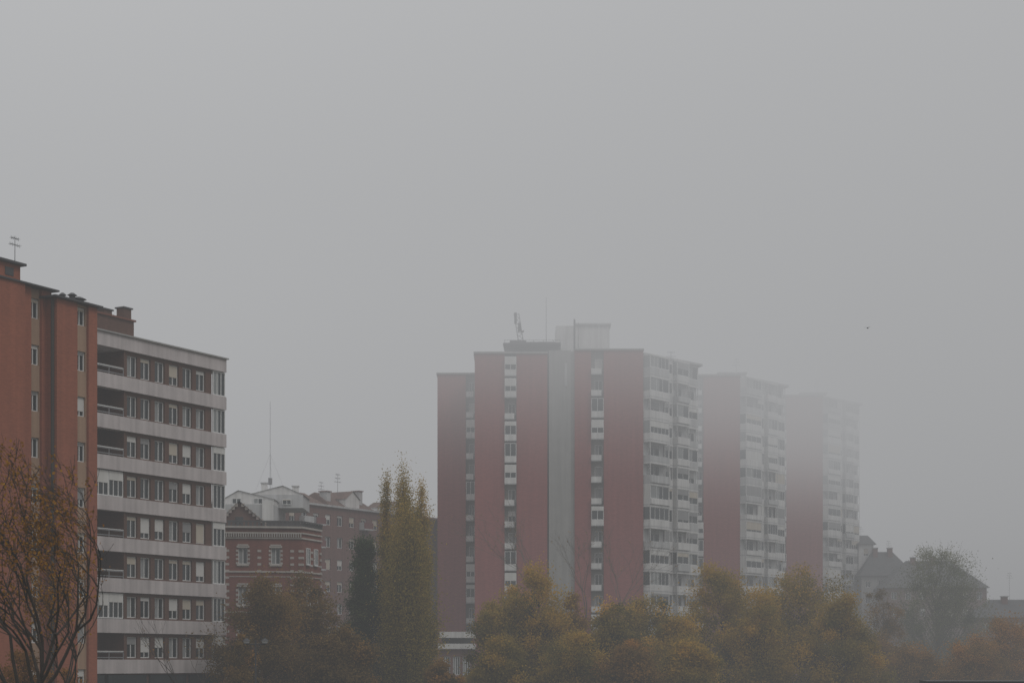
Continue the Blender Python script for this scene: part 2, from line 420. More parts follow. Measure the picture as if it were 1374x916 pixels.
for px, hh, yy in ((345, 1.3, 6), (388, .9, 6)):
    b = MB(); c = wx(px); zz = Z(656, D_); b.box(c-.35, c+.35, yy, yy+.7, zz, zz+hh, 'white'); b.box(c-.45, c+.45, yy-.1, yy+.8, zz+hh, zz+hh+.12, 'offwhite'); b.obj('chimney', W)
b = MB(); xm = wx(352)
b.tube((xm, 7, Z(658, D_)), (xm, 7, Z(527, D_)), .032, .02, 5, 'metal')
for q in range(3): b.tube((xm, 7, Z(600, D_)), (xm+(-1.8, 1.8, 0)[q], 7+(0, 0, 2)[q], Z(650, D_)), .01, .01, 3, 'metal')
b.box(xm-.22, xm+.22, 6.8, 7.2, Z(642, D_), Z(633, D_), 'metal')
b.obj('mast', W)

# ============================================================ pink brick terrace behind
fd = Facade(365, 228, 600, 262)
Dd = thing('apartment_building', 'long muted pink brick apartment block with balconies and tiled attic roof', 'building', (fd.a[0], fd.a[1], 0), fd.rot)
zt = 26.8; hs = []
cols = [fd.x(p) for p in (378, 392, 408, 424, 440, 456, 472, 488, 503, 520, 540, 558, 575)]
for k in range(6):
    for i, c in enumerate(cols): hs.append((c-.6, c+.6, zt-2.4-2.95*k, zt-1.0-2.95*k))
b = MB(); b.panel(0, fd.L, 0, zt, 0, .3, hs, 'farbrick'); b.box(0.01, fd.L-.01, .31, 12, 0, zt-.05, 'void')
b.obj('wall', Dd)
for i, h in enumerate(hs): add_window(Dd, (h[0]+h[1])/2, .15, h[2], 1.19, 1.39, sill=False)
for k in range(6):
    for i in (2, 3, 7, 10):
        c = cols[i]; b = MB(); z = zt-2.45-2.95*k
        b.box(c-1.0, c+1.0, -.9, -.003, z-.18, z, 'offwhite'); b.box(c-1.0, c+1.0, -.9, -.82, z, z+.85, 'rose_dark' if i % 2 else 'offwhite')
        b.box(c-1.0, c-.93, -.82, -.003, z, z+.85, 'offwhite'); b.box(c+.93, c+1.0, -.82, -.003, z, z+.85, 'offwhite'); b.obj('balcony', Dd)
b = MB()
b.box(-.3, fd.L+.2, -.35, 12, zt, zt+.25, 'offwhite')
zr = zt+.25
for pa, pb, hh in ((398, 440, 1.7), (446, 506, 2.0)):
    r0, r1 = fd.x(pa), fd.x(pb)
    b.quad([(r0, .3, zr), (r1, .3, zr), (r1-.6, 3.5, zr+hh), (r0+.6, 3.5, zr+hh)], 'tile')
    b.quad([(r0+.6, 3.5, zr+hh), (r1-.6, 3.5, zr+hh), (r1, 8, zr), (r0, 8, zr)], 'tile')
    b.quad([(r0, .3, zr), (r0+.6, 3.5, zr+hh), (r0, 8, zr)], 'tile'); b.quad([(r1, .3, zr), (r1, 8, zr), (r1-.6, 3.5, zr+hh)], 'tile')
b.obj('roof', Dd)
for pa, pb, hh in ((464, 482, 2.3), (522, 540, 1.7)):
    b = MB(); a_, c_ = fd.x(pa, .5), fd.x(pb, .5); b.box(a_, c_, .5, 3.4, zr+.01, zr+hh*.55, 'white'); b.gable(a_, c_, .5, 4.4, zr+hh*.55, zr+hh, 'white', 'tile'); b.obj('dormer', Dd)
for px, w, h in ((437, .45, 2.0), (480, .4, 2.6), (560, .5, 1.4)):
    b = MB(); c = fd.x(px, 2); b.box(c-w, c+w, 1.5, 2.7, zr+.01, zr+h, 'offwhite'); b.box(c-w-.12, c+w+.12, 1.38, 2.82, zr+h, zr+h+.12, 'farbrick'); b.obj('chimney', Dd)
tv_antenna(Dd, fd.x(457, 2), 2.5, zr+1.8, 3.0, 1.1, k='metal'); tv_antenna(Dd, fd.x(435, 2), 2.5, zr+1.8, 1.6, 1.0, k='metal')

# ============================================================ towers
def glazed_side(par, fg, ztop, nst, st, rr, base):
    L = fg.L
    bays = [(0.05, L*.36, 1.1), (L*.36+.1, L*.52, 0.25), (L*.52+.1, L*.76, .9), (L*.76+.1, L-.02, 0.35)]
    for k in range(nst):
        z0 = ztop-st*(k+1)
        for bi, (a, c, pr) in enumerate(bays):
            openb = rr.random() < (.38 if bi in (0, 2) else .25)
            b = MB()
            m = 'white' if rr.random() < .7 else 'offwhite'
            hp = rr.choice((.9, 1.0, 1.15)); pj = rr.choice((0, 0, .1, .2)) if bi in (0, 2) else 0
            b.box(a, c, -pr, -.003, z0, z0+.16, 'offwhite')
            b.box(a, c, -pr-.02-pj, -pr+.08, z0+.16, z0+hp, m)
            if pr > .3:
                b.box(a, a+.1, -pr+.08, -.003, z0+.16, z0+hp, m); b.box(c-.1, c, -pr+.08, -.003, z0+.16, z0+hp, m)
            for xx in (a, c-.08): b.box(xx, xx+.08, -pr-.01, -pr+.07, z0+hp, z0+st-.2, 'white')
            b.box(a, c, -pr-.05, -.003, z0+st-.2, z0+st-.01, 'white')
            b.obj('balcony', par)
            w = c-a-.18
            if openb:
                put('window', window_mesh(w*.6, 1.7, rr.choice((0, .3, .6)), 'grey', 1, False), par, ((a+c)/2, -.12, z0+.9))
            else:
                put('window', window_mesh(w, st-hp-.22, rr.choice((0, .2, .35, .5, .8, 1)), rr.choice(('white', 'curtain', 'grey', 'white', 'cream')), rr.choice((2, 3, 4)) if w > 3 else 1, False), par, ((a+c)/2, -pr+.02, z0+hp+.01))
                if pr > .3:
                    b = MB(); b.box(a, a+.06, -pr+.1, -.003, z0+hp, z0+st-.2, rr.choice(('curtain', 'shutter_w', 'glass'))); b.obj('side_pane', par)
def balcony_column(par, c, w, y, ztop, nst, st, rr, depth=.9, shift=0.0):
    for k in range(nst):
        z0 = ztop-st*(k+1)
        b = MB(); p = rr.random(); cc = c
        if p < .3: a0, a1, dd = c-w/2, c+w/2, depth
        else: a0, a1, dd = c-w/2, c+w*.32, depth
        hp = .82
        b.box(a0, a1, y-dd, y-.003, z0, z0+.15, 'offwhite')
        b.box(a0, a1, y-dd, y-dd+.08, z0+.15, z0+hp, 'white')
        b.box(a0, a0+.07, y-dd+.08, y-.003, z0+.15, z0+hp, 'white'); b.box(a1-.07, a1, y-dd+.08, y-.003, z0+.15, z0+hp, 'white')
        b.obj('balcony', par)
        if p < .3: put('window', window_mesh(w-.02, st-1.1, rr.choice((0, .3, .6)), 'white', 1, False), par, (c, y-dd+.01, z0+hp+.005))
        else: put('window', window_mesh(w*.62, 2.1, rr.choice((0, .3, .6, .9)), rr.choice(('white', 'curtain', 'grey')), 1, False), par, (c+w*.12, y-.1, z0+.16))
ST = 2.89
D1 = 240
T1 = thing('tower_block', 'rose brick tower with grey concrete shaft and white balconies in fog', 'building', (X(637, D1), D1, 0), group='rose brick tower blocks')
ox = X(637, D1); zt1 = Z(473, D1)
def lx1(px, D=D1): return X(px, D)-ox
b = MB()
xw0 = lx1(587, 252)
def redseg(p0, p1, y, D, ztp, col='rose'): b.box(lx1(p0, D), lx1(p1, D), y, y+3, 0, ztp, col)
ga = (lx1(863), 0.0); gb = (X(934, 250)-ox, 10.0)
b.prism([(lx1(638), 2.0), (lx1(862), 2.0), (ga[0]+.5, .75), (gb[0]-.1, gb[1]+.1), (gb[0]-3, 24), (lx1(600, 262), 24), (lx1(600, 262), 14.0), (lx1(638), 13.9)], 0, zt1-.4, 'offwhite', 'concrete')
redseg(637, 677, 0, D1, zt1-.12); redseg(693, 734.5, 0, D1, zt1-.12)
redseg(771, 793, -.15, D1, zt1+.25); redseg(810, 863, -.15, D1, zt1+.3)
b.box(lx1(677)+.003, lx1(693)-.003, .9, 2.9, 0, zt1-.14, 'concrete'); b.box(lx1(793)+.003, lx1(810)-.003, .75, 2.8, 0, zt1+.2, 'concrete')
b.box(xw0, lx1(625, 252), 12, 24, 0, Z(502, 252), 'rose'); b.box(lx1(625, 252)+.003, lx1(640, 252), 12.9, 23.9, 0, Z(503, 252), 'concrete')
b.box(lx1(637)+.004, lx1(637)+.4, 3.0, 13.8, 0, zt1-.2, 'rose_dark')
b.obj('wall', T1)
b = MB()
b.box(lx1(736.5), lx1(766), -.05, 2.4, 0, zt1+.3, 'concrete'); b.box(lx1(766)+.003, lx1(771)-.004, .12, 2.3, 0, zt1+.2, 'concrete')
b.box(lx1(757.5), lx1(761), -.09, -.052, zt1-4.5, zt1-1.4, 'offwhite')
b.obj('concrete_shaft', T1)
rr = random.Random(3)
balcony_column(T1, lx1(685), 1.58, .9, zt1-.3, 15, ST, rr, 1.3)
balcony_column(T1, lx1(801.5), 1.68, .75, zt1-.1, 15, ST, rr, 1.3)
balcony_column(T1, lx1(631.5, 252), 1.25, 12.9, Z(503, 252)-.3, 14, ST, rr, 1.4)
rot1 = math.atan2(gb[1]-ga[1], gb[0]-ga[0])
class _L: pass
fg = _L(); fg.L = math.hypot(gb[0]-ga[0], gb[1]-ga[1])
G1 = put('balcony_facade', None, T1, (ga[0], ga[1]+.0, 0), rot1)
b = MB(); b.box(0.02, fg.L, 0, .6, 0, zt1-.3, 'offwhite'); b.obj('wall', G1)
glazed_side(G1, fg, zt1-.2, 15, ST, random.Random(5), 0)
b = MB()
b.box(lx1(637)-.15, lx1(735), -.2, 13, zt1-.12, zt1+.12, 'concrete'); b.box(xw0-.15, lx1(637, 252)+.1, 11.8, 24, Z(502, 252), Z(500, 252), 'concrete')
b.box(lx1(771.5), lx1(864), -.35, 13, zt1+.3, zt1+.5, 'concrete')
b.prism([(ga[0]+.1, .2), (gb[0]+.9, gb[1]-.3), (gb[0]-3, 20), (ga[0]+.1, 20)], zt1-.2, zt1+.1, 'offwhite')
b.obj('roof', T1)
b = MB(); qx = lambda p: lx1(p, 246); qz = lambda p: Z(p, 246)
b.box(qx(692), qx(740), 4.5, 10, zt1, qz(465.5), 'dark')
b.prism([(qx(675), 4.2), (qx(712), 3.4), (qx(752), 4.0), (qx(753), 9.5), (qx(714), 11), (qx(677), 10)], qz(465.5), qz(463), 'dark')
b.prism([(qx(682), 4.3), (qx(712), 3.7), (qx(748), 4.2), (qx(749), 9.2), (qx(714), 10.5), (qx(684), 9.5)], qz(468), qz(465.49), 'dark')
b.box(qx(684), qx(706), 4.4, 8, qz(463), qz(459.5), 'dark'); b.box(qx(722), qx(745), 5, 8, qz(463), qz(460), 'metal')
for p in (677, 690, 703, 716, 729, 742, 751): b.box(qx(p)-.03, qx(p)+.03, 4.6, 4.66, qz(463), qz(458.5), 'dark')
b.box(qx(677), qx(751), 4.61, 4.65, qz(458.8), qz(458.4), 'dark')
b.obj('roof_platform', T1)
b = MB(); p0 = Vector((qx(699), 6, qz(459))); p1 = Vector((qx(693), 6, qz(421)))
for k_ in range(7):
    pa = p0.lerp(p1, k_/7); pb = p0.lerp(p1, (k_+1)/7); s = .34
    for sx_, sy_ in ((-1, -1), (1, -1), (1, 1), (-1, 1)): b.tube(pa+Vector((s*sx_, s*sy_, 0)), pb+Vector((s*sx_, s*sy_, 0)), .05, .05, 4, 'dark')
    b.tube(pa+Vector((-s, -s, 0)), pb+Vector((s, -s, 0)), .04, .04, 4, 'dark'); b.tube(pa+Vector((s, s, 0)), pb+Vector((-s, s, 0)), .04, .04, 4, 'dark')
b.tube(p0.lerp(p1, .35)+Vector((.2, 0, 0)), (qx(703), 6, qz(444)), .15, .12, 6, 'dark')
b.box(qx(690), qx(693.5), 5.6, 6.2, qz(434), qz(420), 'dark'); b.box(qx(695), qx(699), 5.5, 6.0, qz(445), qz(434), 'dark')
b.obj('antenna', T1)
b = MB()
b.box(lx1(746, 248), lx1(772, 248), 8, 14, zt1+.1, Z(437, 248), 'white'); b.box(lx1(772, 248)+.003, lx1(818, 248), 8.3, 14, zt1+.1, Z(436, 248), 'white'); b.box(lx1(771, 248), lx1(820, 248), 8, 14.2, Z(436, 248), Z(433.5, 248), 'offwhite')
b.obj('plant_room', T1)
for px, py in ((733, 398), (771, 426), (776, 432)):
    b = MB(); b.tube((lx1(px, 246), 6.5, zt1), (lx1(px, 246), 6.5, Z(py, 246)), .045, .025, 5, 'dark')
    if px == 771: b.box(lx1(px, 246)-.12, lx1(px, 246)+.12, 6.3, 6.7, Z(470, 246), Z(428, 246), 'dark')
    b.obj('mast', T1)
tv_antenna(T1, lx1(902, 246), 8, zt1, 1.6, 1.3, k='metal')

def side_tower(px0, px1, px2, D, pyt, seed, label, colpx):
    zt = Z(pyt, D); ox = X(px0, D)
    T = thing('tower_block', label, 'building', (ox, D, 0), group='rose brick tower blocks')
    q = lambda p, d=D: X(p, d)-ox
    w = q(px1); gb = (X(px2, D+11)-ox, 11.0)
    b = MB()
    b.box(q(colpx[1]), w, 0, 8, 0, zt, 'rose'); b.box(q(colpx[0])-4, q(colpx[1])-.003, 1.0, 9, 0, zt-.2, 'concrete')
    b.prism([(0.1, 8.01), (w-.1, 8.01), (w+.5, .8), (gb[0]-.1, gb[1]+.1), (gb[0]-2, 24), (0.1, 24)], 0, zt-.3, 'offwhite', 'concrete')
    b.obj('wall', T)
    n = 16
    rr = random.Random(seed)
    balcony_column(T, q((colpx[0]+colpx[1])/2), q(colpx[1])-q(colpx[0])-.05, 1.0, zt-.3, n, ST, rr, 1.3)
    f = _L(); f.L = math.hypot(gb[0]-w, gb[1])
    G = put('balcony_facade', None, T, (w, 0, 0), math.atan2(gb[1], gb[0]-w))
    b = MB(); b.box(.02, f.L, 0, .6, 0, zt-.25, 'offwhite'); b.obj('wall', G)
    glazed_side(G, f, zt-.2, n, ST, rr, 0)
    b = MB(); b.box(-.1, w+.1, -.2, 12, zt, zt+.25, 'concrete'); b.prism([(w+.11, .2), (gb[0]+.9, gb[1]-.3), (gb[0]-2, 20), (w+.11, 20)], zt-.2, zt+.15, 'offwhite')
    b.obj('roof', T)
    b = MB(); b.box(w*.7, w*1.3, 10, 15, zt+.15, zt+2.0, 'offwhite'); b.box(w*.7-.2, w*1.3+.2, 9.8, 15.2, zt+2.0, zt+2.2, 'offwhite'); b.obj('plant_room', T)
    tv_antenna(T, w*1.1, 11, zt+2.2, 2.5, 1.1, k='metal')
    return T
side_tower(930, 993, 1051, 290, 504, 11, 'rose brick tower with white glazed balcony side half lost in fog', (931, 944))
side_tower(1046, 1104, 1151, 335, 531, 12, 'rose brick tower almost dissolved in thick fog', (1047, 1055))

# low building at tower foot
D_ = 205
LB = thing('low_building', 'low red brick pavilion with white fascia beside the tower foot', 'building', (X(590, D_), D_, 0))
b = MB(); w = X(634, D_)-X(590, D_)
hs = [(w*.1+i*w*.3, w*.1+i*w*.3+w*.22, Z(905, D_), Z(880, D_)) for i in range(3)]
b.panel(0, w, 0, Z(870, D_), 0, .3, hs, 'farbrick'); b.box(.01, w-.01, .31, 9, 0, Z(871, D_), 'void'); b.obj('wall', LB)
for h in hs: put('window', window_mesh(h[1]-h[0]-.02, h[3]-h[2]-.01, .3, 'curtain', 2, False), LB, ((h[0]+h[1])/2, .12, h[2]))
b = MB(); b.box(-.2, w+.2, -.5, 9.2, Z(870, D_), Z(863, D_), 'white'); b.box(.2, w, 0.5, 8.8, Z(863, D_), Z(855, D_), 'glass'); b.box(-.1, w+.2, -.2, 9.1, Z(855, D_), Z(847, D_), 'white'); b.obj('roof', LB)

# ============================================================ distant houses
def pitched(px0, px1, pyr, pye, D, dep, wall, roof, label, hip=2.0, chim=(), group=None, wins=3):
    H = thing('house', label, 'house', (X(px0, D), D, 0), group=group)
    w = X(px1, D)-X(px0, D); ze = Z(pye, D); zr = Z(pyr, D+dep/2)
    b = MB(); hs = []
    for i in range(wins):
        c = w*(i+.5)/wins
        for k in range(2): hs.append((c-.5, c+.5, ze-2.2-3*k, ze-.8-3*k))
    b.panel(0, w, 0, ze, 0, .25, hs, wall); b.box(.01, w-.01, .26, dep, 0, ze-.01, wall); b.obj('wall', H)
    for h in hs: add_window(H, (h[0]+h[1])/2, .12, h[2], .98, 1.39, sill=False)
    b = MB(); e = .5
    A0, A1, B1, B0 = (-e, -e, ze), (w+e, -e, ze), (w+e, dep+e, ze), (-e, dep+e, ze)
    r0, r1 = (hip, dep/2, zr), (w-hip, dep/2, zr)
    b.quad([A0, A1, r1, r0], roof); b.quad([B1, B0, r0, r1], roof); b.quad([A0, r0, B0], roof); b.quad([A1, B1, r1], roof)
    b.quad([(-e,-e,ze-.01),(-e,dep+e,ze-.01),(w+e,dep+e,ze-.01),(w+e,-e,ze-.01)], 'void')
    b.obj('roof', H)
    for c, hh in chim:
        b = MB(); xx = X(c, D)-X(px0, D); b.box(xx-.45, xx+.45, dep/2-1.3, dep/2-.4, ze, zr+hh, 'farbrick'); b.box(xx-.55, xx+.55, dep/2-1.4, dep/2-.3, zr+hh, zr+hh+.15, 'offwhite'); b.obj('chimney', H)
    return H
h1 = pitched(1152, 1172, 718, 730, 345, 8, 'white', 'slate', 'narrow pale house with small slate roof in fog', .3, wins=1)
h2 = pitched(1156, 1226, 740, 772, 340, 10, 'concrete', 'slate', 'grey house with dark hipped slate roof in fog', 3.0, ((1180, .6), (1200, .6)), wins=4)
h3 = pitched(1190, 1324, 752, 788, 330, 14, 'farbrick', 'slate', 'wide mansion with broad dark slate roof and chimneys in fog', 5.0, ((1235, .5), (1262, .8)), wins=7)
h4 = pitched(1312, 1420, 804, 828, 280, 9, 'farbrick', 'slate', 'low house with dark tiled roof and chimney', 3.0, ((1356, .4),), wins=5)
tv_antenna(h4, X(1357, 280)-X(1312, 280)+.8, 4, Z(812, 280), 5.4, .8, k='metal')
tv_antenna(h3, 14, 6, Z(758, 330), 3.2, .9, k='metal'); tv_antenna(h2, 6, 4, Z(745, 342), 3.0, .9, k='metal'); tv_antenna(h1, 1.2, 4, Z(722, 345), 2.6, .9, k='metal')

# ============================================================ trees
def fast_quads(name, V, rnd, matkey):
    n = len(V)//4
    me = bpy.data.meshes.new(name)
    me.vertices.add(n*4); me.vertices.foreach_set('co', V.astype(np.float32).ravel())
    me.loops.add(n*4); me.loops.foreach_set('vertex_index', np.arange(n*4, dtype=np.int32))
    me.polygons.add(n); me.polygons.foreach_set('loop_start', np.arange(0, n*4, 4, dtype=np.int32))
    try: me.polygons.foreach_set('loop_total', np.full(n, 4, dtype=np.int32))
    except Exception: pass
    at = me.attributes.new('rnd', 'FLOAT', 'FACE'); at.data.foreach_set('value', rnd.astype(np.float32))
    me.materials.append(M[matkey]); me.update(calc_edges=True)
    return me
def leaves(rs, P, rn, size, matkey, flat=0.0):
    n = len(P)
    a = rs.normal(size=(n, 3)); a /= np.linalg.norm(a, axis=1)[:, None]
    c = np.cross(a, rs.normal(size=(n, 3))); c /= np.linalg.norm(c, axis=1)[:, None]
    s = size*rs.uniform(.6, 1.35, size=(n, 1))
    V = np.stack([P-a*s*.5, P+c*s*.38, P+a*s*.5, P-c*s*.38], axis=1).reshape(-1, 3)
    return fast_quads('crown', V, rn, matkey)
def tree(name, label, cat, px, D, pyt, wpx, shape, lm, seed, nc=120, nl=230, ls=.24, base=2.5, bark='bark', group=None, bias=0.0, clump=.11, twigs=40):
    rs = np.random.RandomState(seed); rd = random.Random(seed)
    nl = int(nl*1.9); ls = ls*.7
    T = thing(name, label, cat, (X(px, D), D, 0), rot=rd.uniform(0, 6), group=group)
    H = Z(pyt, D); Rm = wpx/2/F*D; ch = H-base
    def env(t):
        if shape == 'round': return max(.05, math.sqrt(max(0, 1-abs(2*t-.85)**2.3)) if t < .9 else .4-(t-.9)*1.5)
        if shape == 'poplar': return (min(1, .65+t*1.1))*max(0, 1-t**3.0)**.85
        if shape == 'cone': return max(0.04, (1-t)**.75)
        if shape == 'fan': return max(.1, math.sin(math.pi*min(1, (.2+.72*t)))**.8)
    ph = [rd.uniform(0, 6.28) for _ in range(6)]
    leads = [(rd.uniform(0, 6.28), rd.uniform(.2, .65), rd.uniform(.8, 1.0)) for _ in range(5)]
    cen = []; tries = 0
    while len(cen) < nc and tries < 20000:
        tries += 1
        t = rd.random(); r = env(t)
        if rd.random() > r**1.2+.08: continue
        th = rd.uniform(0, 6.283)
        wob = 1+.17*math.sin(3*th+ph[0]+4*t)+.15*math.sin(7*t*2+ph[1]+th)+.1*math.sin(5*th+ph[2])
        if shape == 'poplar': wob = 1+(wob-1)*.7
        q = rd.random()**.4*.95
        x, y, z = Rm*r*q*wob*math.cos(th), Rm*r*q*wob*math.sin(th), base+ch*.97*t
        if shape in ('round', 'fan') and t > .6 and rd.random() < .35:
            la = leads[rd.randrange(5)]; k_ = (t-.6)/.4
            x = Rm*la[1]*math.cos(la[0])*(1-.2*k_)+rd.gauss(0, Rm*.13*(1.2-k_)); y = Rm*la[1]*math.sin(la[0])+rd.gauss(0, Rm*.13); z = base+ch*(.6+.4*k_*la[2])*.97
        cen.append((x, y, z, q, t))
    P = []; V = []
    cs = max(.35, Rm*clump*2.2)
    if shape == 'poplar': cs = Rm*.36
    b = MB(); tips = H*(.92 if shape in ('poplar', 'cone') else .75)
    bend = [(rd.uniform(-.3, .3), rd.uniform(-.3, .3)) for _ in range(5)]
    if shape == 'poplar': bend = [(x*.4, y*.4) for x, y in bend]
    tp = [Vector((0, 0, -.2))]
    for i in range(5): tp.append(Vector((bend[i][0]*(i+1)*.3, bend[i][1]*(i+1)*.3, tips*(i+1)/5)))
    r0 = max(.12, H*.017)
    for i in range(5): b.tube(tp[i], tp[i+1], r0*(1-i*.19), r0*(1-(i+1)*.19)+.01, 8, bark)
    def trunk_at(z):
        f = min(.999, max(0, z/tips))*5; i = int(f); return tp[i].lerp(tp[i+1], f-i) if i < 5 else tp[5]
    for (x, y, z, q, t) in cen:
        rad = math.hypot(x, y); up = .5 if shape == 'round' else 1.6
        s = trunk_at(max(base*.7, z-rad*up-.5)); e = Vector((x, y, z)); m = s.lerp(e, .5)+Vector((rd.uniform(-.2, .2), rd.uniform(-.2, .2), -rad*.08+rd.uniform(-.1, .2)))
        rb = max(.02, r0*.22*(1-.5*t)); b.tube(s, m, rb, rb*.65, 5, bark, False); b.tube(m, e, rb*.65, .012, 4, bark, False)
        k = int(nl*rd.uniform(.5, 1.4)); sc = cs*rd.uniform(.55, 1.4)
        pt = rs.normal(size=(k, 3))*np.array([sc*.6, sc*.6, sc*(.5 if shape != 'poplar' else 1.6)])+np.array([x, y, z])
        P.append(pt)
        cv = rd.gauss(.4+bias, .19)+.3*(t-.5)
        V.append(np.clip(cv+rs.normal(size=k)*.06, 0, 1))
    for i in range(twigs):
        c = cen[rd.randrange(len(cen))]; e = Vector(c[:3]); o = Vector((c[0], c[1], Rm*.6+ch*.1)).normalized()
        d = (o+Vector((rd.gauss(0, .3), rd.gauss(0, .3), rd.gauss(0, .3)))).normalized()*cs*rd.uniform(1, 2.0)
        b.tube(e, e+d, .02, .006, 3, bark, False)
    P = np.concatenate(P); V = np.concatenate(V)
    b.obj('trunk', T); put('crown', leaves(rs, P, V, ls, lm), T)
    return T
GA = 'autumn trees in front of the towers'
tree('tree', 'broad brown autumn tree with dense drooping crown', 'tree', 352, 135, 776, 120, 'round', 'lf_brown', 21, 130, 230, .22, 1.5, group=GA, bias=.0)
tree('tree', 'broad brown autumn tree beside a dark poplar', 'tree', 415, 145, 768, 108, 'round', 'lf_brown', 22, 130, 230, .22, 1.5, group=GA, bias=.0)
tree('tree', 'small dull orange tree below the banded block', 'tree', 322, 125, 848, 50, 'round', 'lf_brown', 40, 50, 150, .18, 1.0, group=GA, bias=.1)
tree('poplar_tree', 'dark green conical poplar with pointed top', 'tree', 489, 150, 700, 72, 'cone', 'lf_dark', 23, 190, 200, .2, .5, clump=.13)
tree('poplar_tree', 'slim yellow poplar plume beside a taller one', 'tree', 519, 154, 637, 32, 'poplar', 'lf_poplar', 26, 160, 140, .18, 1, bias=.04)
tree('poplar_tree', 'tall yellow green poplar with ragged crown', 'tree', 541, 152, 630, 50, 'poplar', 'lf_poplar', 24, 230, 180, .18, 1, bias=.02)
tree('poplar_tree', 'slim yellow poplar growing against a taller one', 'tree', 566, 153, 645, 34, 'poplar', 'lf_poplar', 25, 170, 150, .18, 1, bias=.06)
tree('tree', 'low yellow autumn tree at the foot of the poplars', 'tree', 546, 149, 690, 78, 'poplar', 'lf_poplar', 27, 190, 200, .2, 1, bias=-.06)
specs = [
 (676, 160, 784, 92, 'lf_yellow', .04), (722, 158, 758, 118, 'lf_yellow', .1), (767, 165, 794, 80, 'lf_brown', .22),
 (822, 158, 806, 85, 'lf_yellow', -.16), (868, 168, 796, 100, 'lf_yellow', -.08), (905, 160, 826, 90, 'lf_yellow', .08), (965, 172, 758, 115, 'lf_yellow', .02),
 (1022, 165, 790, 100, 'lf_yellow', .12), (1074, 175, 760, 125, 'lf_yellow', .04), (1128, 165, 794, 100, 'lf_yellow', .08), (592, 140, 890, 50, 'lf_brown', .05), (925, 150, 862, 90, 'lf_yellow', .06), (775, 150, 850, 100, 'lf_yellow', -.04), (455, 135, 846, 90, 'lf_brown', -.08), (672, 150, 856, 80, 'lf_yellow', .0), (845, 148, 862, 90, 'lf_brown', .08)]
for i, (px, D, pt, w, lm, bi) in enumerate(specs):
    lab = {'lf_yellow': 'yellow and olive autumn tree with uneven crown', 'lf_brown': 'brown autumn tree with thinning leaves'}[lm]
    tree('tree', lab, 'tree', px, D, pt, w, 'round', lm, 60+i, 130, 240, .23, 1.5, group=GA, bias=bi)
tree('conifer_tree', 'small dark conifer with pointed top among yellow trees', 'tree', 891, 185, 784, 42, 'cone', 'lf_dark', 31, 110, 150, .22, 1.0)
tree('conifer_tree', 'dark evergreen with blunt top near the tower', 'tree', 845, 190, 794, 66, 'cone', 'lf_dark', 32, 120, 150, .24, 1.0)
tree('tree', 'misty grey green tree with feathery upswept branches', 'tree', 1256, 245, 732, 128, 'fan', 'lf_green', 33, 260, 110, .24, 1.5, clump=.09, twigs=300, bark='bark_light')
tree('tree', 'thin brownish tree with few leaves in mist', 'tree', 1182, 210, 786, 80, 'fan', 'lf_brown', 34, 120, 70, .22, 1.5, clump=.09, twigs=160, bark='bark_light')
tree('tree', 'orange autumn tree in light mist', 'tree', 1350, 190, 828, 100, 'round', 'lf_brown', 35, 110, 190, .24, 1.5, bias=.4)
tree('tree', 'dull orange autumn tree in light mist', 'tree', 1300, 180, 860, 90, 'round', 'lf_brown', 36, 100, 190, .24, 1.5, bias=.3)
tree('tree', 'low olive tree in light mist', 'tree', 1225, 185, 868, 100, 'round', 'lf_brown', 37, 100, 190, .24, 1.5, bias=.08)
tree('tree', 'low dull green tree in light mist', 'tree', 1170, 200, 846, 80, 'round', 'lf_brown', 38, 90, 190, .24, 1.5)
tree('shrub', 'orange autumn shrub at the foot of the block', 'shrub', 95, 85, 888, 80, 'round', 'lf_orange', 39, 70, 150, .13, 1.5, bias=-.05)
tree('shrub', 'dull orange shrub beneath a bare tree', 'shrub', 25, 80, 872, 90, 'round', 'lf_orange', 41, 80, 130, .13, 1.5, bias=-.15)

# bare trees with sparse leaves
def bare_tree(label, px, D, H, seed, lm, leafp, lean=(0, 0), spread=.55, levels=6, r0=.16, name='tree', lsz=.09, first=.33, bark='bark', rdec=.62, pull=0.0, side=.5):
    rd = random.Random(seed); rs = np.random.RandomState(seed); lr = random.Random(seed+1)
    T = thing(name, label, 'tree', (X(px, D), D, 0)); b = MB(); P = []
    def grow(p, d, ln, r, lv):
        seg = 3
        for i in range(seg):
            nd = (d+Vector((rd.gauss(-pull*max(0, p.x)*.25, .12), rd.gauss(0, .12), rd.gauss(.03, .1)))).normalized()
            q = p+nd*ln/seg; b.tube(p, q, r*(1-.25*i/seg), r*(1-.25*(i+1)/seg), 7 if lv < 2 else (5 if lv < 4 else 3), bark, False)
            if lv >= 3 and rd.random() < side and lv < levels:
                sd = (nd+Vector((rd.gauss(0, .6), rd.gauss(0, .6), rd.gauss(.1, .5)))).normalized(); grow(q, sd, ln*.5, max(.007, r*.4), levels)
            if lv >= levels-2 and lr.random() < leafp:
                for _ in range(lr.randint(1, 3)): P.append(q+Vector((lr.gauss(0, .09), lr.gauss(0, .09), lr.gauss(-.04, .09))))
            p = q; d = nd
        if lv < levels:
            for _ in range(2 if lv > 0 and rd.random() < .55 else 3):
                sd = (d+Vector((rd.gauss(0, spread), rd.gauss(0, spread), rd.gauss(.12, spread*.5)))).normalized()
                grow(p, sd, ln*rd.uniform(.66, .88), max(.007, r*rdec), lv+1)
    grow(Vector((0, 0, -.1)), Vector((lean[0], lean[1], 1)).normalized(), H*first, r0, 0)
    b.obj('trunk', T)
    if P:
        P = np.array([tuple(p) for p in P]); put('crown', leaves(rs, P, np.clip(rs.normal(.55, .25, len(P)), 0, 1), lsz, lm), T)
    return T
